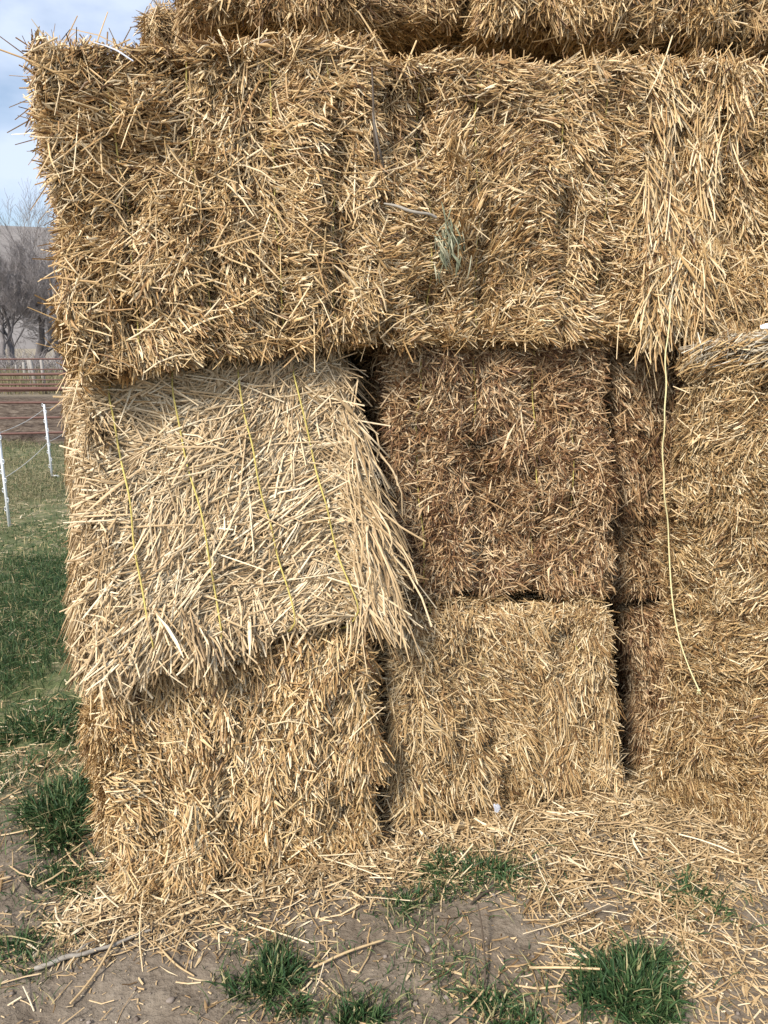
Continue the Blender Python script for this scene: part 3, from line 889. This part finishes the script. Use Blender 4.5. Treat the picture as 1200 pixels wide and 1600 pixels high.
# ------------------------------------------------------------------ grass
def blades(g, x, y, hgt, wd, tone, lean=.5, zb=None, spread_dir=None):
    n = len(x)
    z0 = gz(x, y) if zb is None else zb
    h = hgt if isinstance(hgt, np.ndarray) else RNG.uniform(*hgt, n)
    th = RNG.uniform(0, 2 * PI, n) if spread_dir is None else spread_dir
    ln_ = np.abs(RNG.normal(0, lean, n)) + .12
    dr = np.stack([np.cos(th), np.sin(th), th * 0], -1)
    u = np.linspace(0, 1, 5)
    P = np.stack([x, y, z0 - .004], -1)[:, None] + dr[:, None] * (h * ln_)[:, None, None] * (u ** 1.8)[None, :, None]
    P[:, :, 2] += h[:, None] * (u[None] - .35 * np.clip(ln_, 0, 1.6)[:, None] * u[None] ** 2.4)
    sd_ = np.stack([-np.sin(th), np.cos(th), th * 0], -1) + RNG.normal(0, .3, (n, 3))
    N = unit(np.cross(sd_, np.array([0, 0, 1.0])) + np.array([0, 0, .4]))
    g.ribbons(P, N, RNG.uniform(*wd, n), np.clip(RNG.normal(tone[0], tone[1], n) + (RNG.uniform(0, 1, n) < tone[2]) * .6, 0, 1), .18, 0, np.array([.8, 1, .9, .6, .08]))

def turf(x, y):
    nn_ = fbm(np.stack([x, y, x * 0], -1) * 1.9, 41, 3)
    side = np.clip((-.78 - (y - 2.1) * .40 - x) * 6, 0, 1)
    near = np.clip((y - 2.3) / .35, 0, 1)
    return np.clip(.80 + nn_ * 1.0, .1, 1) * side * near
g = Geo()
x, y = scatter(130000, -5.6, -.85, 2.2, 6.2, turf)
k = x > -.90 * y - .2
blades(g, x[k], y[k], (.03, .10), (.0025, .005), (.42, .2, .10), .7)
x, y = scatter(90000, -9.5, -1.9, 6.0, 13.6, lambda x, y: np.clip(.6 + fbm(np.stack([x, y, x * 0], -1) * 1.1, 45, 3), 0, 1) * (x < -.9 - (y - 2) * .32) * np.clip((9.0 - y) / 2.5, .30, 1))
k = x > -.86 * y - .3
blades(g, x[k], y[k], (.025, .08), (.004, .008), (.5, .22, .22), .8)
tag(g.build('grass', M_GRASS), 'short green grass beside the stack', kind='stuff')
g = Geo()
x, y = scatter(75000, -10, -2.0, 5.5, 13.8, lambda x, y: np.clip((y - 5.5) / 3, .15, .9) * (x < -.9 - (y - 2) * .32) * np.clip(.5 + fbm(np.stack([x, y, x * 0], -1) * .9, 47, 3), 0, 1))
k = x > -.86 * y - .3
blades(g, x[k], y[k], (.04, .13), (.004, .008), (.72, .22, 0), .9)
tag(g.build('dry_grass', M_DRY), 'dry straw coloured grass at the paddock edge', kind='stuff')

def tuft(px, py, rx, ry, n, hgt, label, tone=(.40, .2, .10), wd=(.0034, .0068), lean=.75):
    c = gr(px, py)
    r = np.sqrt(RNG.uniform(0, 1, n)); th = RNG.uniform(0, 2 * PI, n)
    n = int(n * .8); r, th = r[:n] ** .8 * 1.12, th[:n]
    jx = 1 + .35 * np.sin(th * 3 + px) + .22 * np.sin(th * 5 + py)
    x, y = c[0] + r * np.cos(th) * rx * jx, c[1] + r * np.sin(th) * ry * jx
    # blades grow in small crowns and lean away from the middle
    m_ = max(6, n // 14)
    ci = RNG.integers(0, m_, n)
    cx, cy = x[:m_][ci], y[:m_][ci]
    x, y = cx * .75 + x * .25 + RNG.normal(0, .006, n), cy * .75 + y * .25 + RNG.normal(0, .006, n)
    h = RNG.uniform(.55, 1, n) * (hgt[0] + (hgt[1] - hgt[0]) * np.clip(1.1 - r, 0, 1))
    g = Geo()
    blades(g, x, y, h, wd, tone, lean, spread_dir=np.arctan2(y - c[1], x - c[0]) + RNG.normal(0, 1.1, n))
    return tag(g.build('grass_tuft', M_GRASS, loc=c), label, 'grass tuft', 'grass tufts around the foot of the stack')
tuft(985, 1555, .135, .10, 2100, (.05, .12), 'large thick dark green grass tuft at the lower right of the dirt')
tuft(425, 1545, .10, .10, 800, (.04, .085), 'medium green grass tuft on the dirt left of the middle foreground')
tuft(560, 1600, .07, .04, 300, (.04, .08), 'small grass tuft cut off by the bottom edge, in the middle', lean=.4)
tuft(775, 1595, .11, .06, 420, (.03, .075), 'thin grass tuft at the bottom edge beside the large dark tuft')
tuft(730, 1375, .17, .10, 620, (.04, .10), 'sparse grass tuft growing through the straw before the tan bale', tone=(.38, .2, .14))
tuft(1085, 1410, .09, .09, 230, (.03, .08), 'sparse short grass tuft in the loose straw near the right column', tone=(.4, .2, .14))
tuft(100, 1275, .14, .22, 1900, (.06, .16), 'tall lush grass tuft against the left side of the stack')
tuft(60, 1145, .2, .16, 1300, (.05, .12), 'green grass tuft farther back along the left side of the stack')
tuft(100, 1375, .12, .09, 420, (.03, .06), 'short ragged grass tuft at the left front corner of the stack')
tuft(30, 1490, .09, .07, 330, (.02, .05), 'low grass tuft at the left edge beside the grey stick')
tuft(640, 1425, .06, .05, 160, (.03, .07), 'tiny grass tuft between two bare dirt patches', tone=(.4, .2, .14))

g = Geo()
for px, py, sx_, sy_, n in ((985, 1555, .2, .14, 300), (425, 1535, .17, .14, 300), (775, 1580, .2, .08, 220), (730, 1385, .26, .12, 380), (1085, 1410, .16, .12, 200), (100, 1370, .2, .16, 300), (40, 1480, .16, .12, 260), (560, 1585, .14, .07, 160), (640, 1440, .12, .1, 120), (690, 1520, .12, .08, 140)):
    c = gr(px, py)
    x, y = RNG.normal(c[0], sx_ * .6, n), RNG.normal(c[1], sy_ * .6, n)
    blades(g, x, y, (.015, .07), (.0022, .0048), (.48, .25, .22), .9)
tag(g.build('sparse_grass', M_GRASS), 'stray blades of grass between the tufts', kind='stuff')

# ------------------------------------------------------------------ sticks, stones
def gp(px, py, z=.012):
    p = gr(px, py); p[2] = gz(p[:1], p[1:2])[0] + z
    return p
o, g, pts = strand('stick', [gp(54, 1513, .014), gp(82, 1507, .016), gp(103, 1499, .018), gp(128, 1496, .016), gp(150, 1488, .018), gp(178, 1482, .017), gp(196, 1474, .018), gp(236, 1462, .016)], [.0062, .0072, .0066, .0075, .0058, .0064, .0052, .0058, .0045, .0048, .003], M_STICK, 'bare grey stick lying on the dirt in the lower left', 'stick', sides=8, tone=.75)
k = Geo()
b_ = gp(120, 1496, .024) - np.array(o.location)
k.tube([b_, b_ + [.02, .02, .008], b_ + [.045, .03, .012]], [.003, .0025, .0012], 5, .6)
k.build('side_twig', M_STICK, o)
strand('straw_stalk', [gp(110, 1570, .008), gp(135, 1545, .014), gp(160, 1515, .02), gp(184, 1470, .03)], [.0035, .0035, .0035, .003], M_LOOSE, 'long bent straw stalk on the bare dirt crossing the grey stick', 'straw stalk', tone=.6)
strand('straw_stalk', [gp(490, 1527, .01), gp(540, 1505, .02), gp(600, 1480, .02)], [.0035, .0035, .003], M_LOOSE, 'long straight straw stalk on the dirt beside the middle grass tuft', 'straw stalk', tone=.7)
strand('straw_stalk', [gp(826, 1531, .02), gp(880, 1535, .03), gp(938, 1543, .045)], [.0036, .0036, .003], M_LOOSE, 'thick pale straw stalk lying into the large dark grass tuft', 'straw stalk', tone=.62)
strand('straw_stalk', [gp(244, 1478, .01), gp(275, 1515, .012), gp(304, 1530, .01)], [.003, .003, .002], M_LOOSE, 'curved straw stalk on the bare dirt right of the grey stick', 'straw stalk', tone=.5)
strand('twig', [gp(36, 1380, .008), gp(48, 1390, .012), gp(62, 1398, .008)], [.004, .006, .003], M_TWIG, 'short dark twig on the dirt at the left edge', 'twig', tone=.3)
strand('twig', [gp(758, 1560, .01), gp(757, 1520, .03), gp(752, 1480, .05), gp(745, 1450, .07)], [.003, .003, .003, .002], M_TWIG, 'thin brown twig sticking up left of the large grass tuft', 'twig', tone=.9)
strand('twig', [gp(735, 1425, .012), gp(750, 1415, .014), gp(766, 1408, .012)], [.003, .005, .003], M_TWIG, 'stubby dark twig in the straw in front of the sparse grass', 'twig', tone=.6)

def stone(px, py, r, label, seed):
    import bmesh
    bm = bmesh.new()
    bmesh.ops.create_icosphere(bm, subdivisions=3, radius=1)
    co = np.array([v.co[:] for v in bm.verts])
    co = co * (1 + .22 * fbm(co * 1.3 + seed, seed, 2)[:, None]) * np.array([r, r * .75, r * .5])
    for v, c in zip(bm.verts, co): v.co = c
    me = bpy.data.meshes.new('stone'); bm.to_mesh(me); bm.free()
    a = me.attributes.new('tone', 'FLOAT', 'POINT'); a.data.foreach_set('value', np.full(len(me.vertices), .5, np.float32))
    for p in me.polygons: p.use_smooth = True
    me.materials.append(M_STONE)
    o = bpy.data.objects.new('stone', me); C.objects.link(o)
    o.location = gp(px, py, r * .18); o.rotation_euler = (0, 0, seed)
    tag(o, label, 'stone', 'small stones on the dirt')
stone(267, 1571, .012, 'smooth flat stone on the bare dirt at the bottom left', 1)
stone(358, 1564, .009, 'pale stone beside the left of the medium grass tuft', 2)
stone(14, 1376, .010, 'whitish stone on the dirt at the left edge by the dark twig', 3)
stone(298, 1508, .008, 'tiny pale stone by the curved straw stalk', 4)
stone(668, 1490, .012, 'grey stone between the two middle dirt patches', 5)
stone(345, 1532, .006, 'very small light stone above the pale stone on the dirt', 6)

n = 2600
x, y = scatter(n, -1.9, 1.7, 1.2, 2.6, lambda x, y: np.clip(1 - litter(x, y) * 1.4, .1, 1))
n = len(x)
rr = .0015 + .009 * RNG.uniform(0, 1, n) ** 5
oc = np.array([[1, 0, 0], [.3, 1, .1], [-1, .2, 0], [-.2, -1, 0], [.1, 0, .8], [0, 0, -.8]])
V = (oc[None] * (1 + RNG.normal(0, .2, (n, 6, 3)))) * rr[:, None, None]
a_ = RNG.uniform(0, 2 * PI, n); ca, sa = np.cos(a_)[:, None], np.sin(a_)[:, None]
V = np.stack([V[:, :, 0] * ca - V[:, :, 1] * sa, V[:, :, 0] * sa + V[:, :, 1] * ca, V[:, :, 2] * .8], -1)
V += np.stack([x, y, gz(x, y) + rr * .3], -1)[:, None]
g = Geo()
qs = np.array([[0, 1, 4, 4], [1, 2, 4, 4], [2, 3, 4, 4], [3, 0, 4, 4], [1, 0, 5, 5], [2, 1, 5, 5], [3, 2, 5, 5], [0, 3, 5, 5]])
g.add(V, np.zeros((0, 4)), np.repeat(RNG.uniform(.1, .9, n), 6))
g.t = (np.concatenate([(qs[:, :3][None] + 6 * np.arange(n)[:, None, None]).reshape(-1, 3), np.zeros((8 * n, 1), int)], 1)).tolist()
tag(g.build('gravel', M_STONE), 'crumbs of soil and grit on the bare dirt', kind='stuff')

# ------------------------------------------------------------------ electric fence
POSTS = [(gr(15, 822), .95, (-.012, 0)), (gr(82, 749), .97, (-.02, .0))]
post_lab = ['white plastic fence post nearest the camera at the left edge', 'white plastic fence post farther back with its foot peg showing']
for (p, hgt, ln_), lab in zip(POSTS, post_lab):
    root = empty('fence_post', p)
    tag(root, lab, 'fence post', 'white step-in fence posts')
    top = np.array([ln_[0], ln_[1], hgt])
    up_ = unit(top[None])[0]
    g = Geo()
    g.tube([np.array([0, 0, -.08]), top * .5, top], [.0145, .014, .013], 8, .9)
    g.box(top * .5 + np.array([0, -.008, 0]), (.006, .01, hgt * .96), .7)
    g.build('shaft', M_WHITE, root)
    for i, fz in enumerate((.99, .9, .78, .66, .56, .47, .37, .27, .18)):
        c = top * fz
        s = 1 if i % 2 else -1
        h = Geo()
        h.tube([c + [0, -.004, -.02], c + [s * .02, -.008, -.018], c + [s * .026, -.008, .0], c + [s * .02, -.008, .02], c + [s * .008, -.008, .018]], .0048, 6, .8)
        h.build('wire_clip', M_WHITE, root)
    if 'peg' not in lab: continue
    h = Geo()
    h.box((.045, -.005, .05), (.10, .018, .014), .6)
    h.box((.085, -.005, .043), (.02, .024, .02), .6)
    h.build('step_peg', M_WHITE, root)
d = POSTS[1][0] - POSTS[0][0]
for zf, lab in ((.90, 'upper white electric wire between the white fence posts'), (.47, 'lower white electric wire between the white fence posts')):
    a = POSTS[0][0] + np.array([0, 0, zf]); b = POSTS[1][0] + np.array([-.01, 0, zf + .02]); e = POSTS[1][0] + d * .9 + np.array([0, 0, zf])
    pts = []
    for q0, q1 in ((a, b), (b, e)):
        for i in range(10):
            u_ = i / 10
            q = q0 * (1 - u_) + q1 * u_
            q[2] -= .03 * 4 * u_ * (1 - u_)
            pts.append(q)
    pts.append(e)
    g = Geo()
    g.tube(pts, .0035, 5, .6)
    tag(g.build('fence_wire', M_WIRE, loc=POSTS[0][0]), lab, 'fence wire', 'wires of the electric fence')

# ------------------------------------------------------------------ pipe corral
def pipe_fence(a, b, zs, rads, posts, lab, post_h, rp_=.035):
    a, b = np.array(a, float), np.array(b, float)
    root = empty('pipe_fence', a)
    tag(root, lab, 'fence')
    for zz, r_ in zip(zs, rads):
        g = Geo()
        pts = [(b - a) * u_ + np.array([0, 0, zz + .01 * math.sin(u_ * 9 + zz * 5)]) for u_ in np.linspace(0, 1, 12)]
        g.tube(pts, r_, 8, .5)
        g.build('rail', M_PIPE, root)
    for u_ in posts:
        g = Geo()
        p = (b - a) * u_
        g.tube([p + [0, .04, -.3], p + [0, .04, post_h]], rp_, 8, .35)
        g.build('post', M_PIPE, root)
pipe_fence((-11.5, 13.4, 0), (-3.2, 14.6, 0), (.13, .40, .68, .94, 1.02, 1.2), (.021, .021, .021, .036, .018, .026), (.03, .36, .69, .98), 'rusty red pipe rail fence along the near side of the dirt paddock', 1.24)
pipe_fence((-21, 24, 0), (-5, 26.5, 0), (.25, .6, .95, 1.28), (.02, .02, .02, .026), (.05, .2, .35, .5, .655, .8, .95), 'thin rusty corral panels along the far side of the dirt paddock', 1.3, .03)
# a gate leaf leaning on the far panels
root = empty('corral_gate', (-14.2, 24.3, 0))
tag(root, 'rusty pipe gate with a rounded corner standing at the far panels', 'gate')
g = Geo()
w_, h_ = 1.9, 1.55
path = [(0, 0, .12), (0, 0, h_ - .15), (.06, 0, h_ - .04), (.15, 0, h_), (w_ - .15, 0, h_), (w_ - .06, 0, h_ - .04), (w_, 0, h_ - .15), (w_, 0, .12)]
g.tube(np.array(path, float), .028, 8, .3)
g.build('gate_frame', M_PIPE, root)
for zz in (.2, .48, .76, 1.04, 1.3):
    g = Geo(); g.tube([(0.0, 0, zz), (w_, 0, zz)], .018, 6, .4); g.build('bar', M_PIPE, root)

# old wooden posts by the trees
WP = [(37, 566, 31, .13), (46, 560, 30, .10), (53, 561, 29, .14), (66, 561, 28, .12), (26, 570, 33, .10)]
wlab = ['grey wooden post second from the left in the old fence by the trees', 'slim grey wooden post in the middle of the old fence by the trees', 'leaning pale wooden post in the old fence by the trees', 'squared pale post beside the bale in the old fence by the trees', 'leftmost low grey post in the old fence by the trees']
for (px, py, Y, wdt), lab in zip(WP, wlab):
    t_ = at(px, py, Y)
    g = Geo()
    lean_ = RNG.normal(0, .05, 2)
    if 'leaning' in lab: lean_[0] = -.14
    zt = t_[2]
    g.tube([(0, 0, -.1), (lean_[0] * .5, lean_[1] * .5, zt * .5), (lean_[0], lean_[1], zt - .03), (lean_[0], lean_[1], zt)], [wdt * .6, wdt * .55, wdt * .5, wdt * .35], 7, .6)
    tag(g.build('wooden_post', M_WOOD, loc=(t_[0], Y, 0), local=True), lab, 'wooden post', 'posts of the old wooden fence')
p = at(101, 531, 17)
g = Geo()
g.box((0, 0, p[2] / 2), (.12, .12, p[2]), .5)
g.box((0, 0, p[2] + .01), (.13, .13, .03), .6)
tag(g.build('gate_post', M_DKWOOD, loc=(p[0], 17, 0), local=True, smooth=False), 'dark square post standing just left of the bales', 'post')

# tall dry weeds behind the paddock
g = Geo()
x, y = scatter(16000, -26, -6, 27.5, 34, lambda x, y: np.full_like(x, .6) * (x < -.33 * y + 3))
blades(g, x, y, (.35, 1.05), (.012, .03), (.8, .18, 0), .25, zb=x * 0)
tag(g.build('tall_weeds', M_DRY), 'tall dry weeds behind the far corral panels', kind='stuff')

# ------------------------------------------------------------------ bare trees
def bare_tree(px, Y, hgt, seed, label, trunks=1, spread_=.5, rad=.22, depth=6):
    rnd = random.Random(seed)
    b = at(px, 560, Y)
    loc = np.array([b[0], Y, 0])
    root = empty('bare_tree', loc)
    tag(root, label, 'tree', 'bare trees beyond the paddock')
    tg, cg = Geo(), Geo()
    def grow(p, d, ln_, r, lev):
        n = 5 if lev < 2 else (4 if lev < 4 else 3)
        pts, q, dd = [p], p, d
        for i in range(n):
            dd = unit((dd + np.array([rnd.gauss(0, .13), rnd.gauss(0, .13), rnd.gauss(.04, .10)]))[None])[0]
            q = q + dd * ln_ / n
            pts.append(q)
        r1 = r * (.68 if lev < depth else .4)
        (tg if lev == 0 else cg).tube(pts, np.maximum(np.linspace(r, r1, n + 1), .006), 7 if lev < 2 else (5 if lev < 3 else 3), (rnd.uniform(.05, .3) if lev < 3 else rnd.uniform(.3, .75)), cap=False)
        if lev >= depth: return
        kids = 3 if lev < 3 else rnd.choice((3, 4, 4))
        for c in range(kids):
            last = c < 2
            k_ = n if last else rnd.randint(max(1, n - 3), n - 1)
            s_ = pts[k_]
            az = rnd.uniform(0, 2 * PI)
            ang = spread_ * rnd.uniform(.55, 1.25)
            ax = unit(np.cross(dd, [math.cos(az), math.sin(az), .3])[None])[0]
            nd_ = unit((dd * math.cos(ang) + ax * math.sin(ang) + np.array([0, 0, .10]))[None])[0]
            grow(s_, nd_, ln_ * rnd.uniform(.6, .85), r1 * rnd.uniform(.5, .8), lev + 1)
    for t_ in range(trunks):
        a0 = rnd.uniform(0, 6.28)
        grow(np.array([.5 * math.cos(a0) * (trunks > 1), .5 * math.sin(a0) * (trunks > 1), -.2]), unit(np.array([[rnd.gauss(0, .2) * (trunks > 1), rnd.gauss(0, .2), 1.0]]))[0], hgt * .26, rad, 0)
    tg.build('trunk', M_BARK, root)
    cg.build('branches', M_BARK, root)
bare_tree(22, 40, 8.6, 3, 'bare dark tree with crooked forking limbs at the left edge beyond the paddock', 2, .55, .20, 7)
bare_tree(54, 44, 8.8, 8, 'bare grey tree with a thick straight trunk close to the bales', 1, .55, .27, 7)
bare_tree(92, 52, 13.5, 12, 'tallest bare tree, its upper twigs showing over the edge of the bales', 1, .5, .24)
bare_tree(-40, 47, 8.6, 17, 'bare tree leaning into the left edge of the photo', 2, .6, .2)
# brush at their feet
for i, (px, Y, lab) in enumerate(((12, 38, 'tangle of bare brush under the dark forking tree'), (74, 40, 'tangle of bare brush beside the thick trunked tree'))):
    b = at(px, 560, Y)
    rnd = random.Random(i + 50)
    g = Geo()
    for s in range(230):
        p = np.array([rnd.gauss(0, 1.0), rnd.gauss(0, .8), 0]); q = p
        d_ = np.array([rnd.gauss(0, .35), rnd.gauss(0, .35), 1.0])
        pts = [p]
        for k_ in range(4):
            d_ = d_ + np.array([rnd.gauss(0, .25), rnd.gauss(0, .25), rnd.gauss(-.1, .1)])
            q = q + d_ * rnd.uniform(.2, .55)
            pts.append(q)
        g.tube(pts, np.linspace(.022, .006, 5), 3, rnd.uniform(.4, .9), cap=False)
    tag(g.build('bare_bush', M_BARK, loc=(b[0], Y, 0), local=True), lab, 'bush', 'bare bushes under the trees')
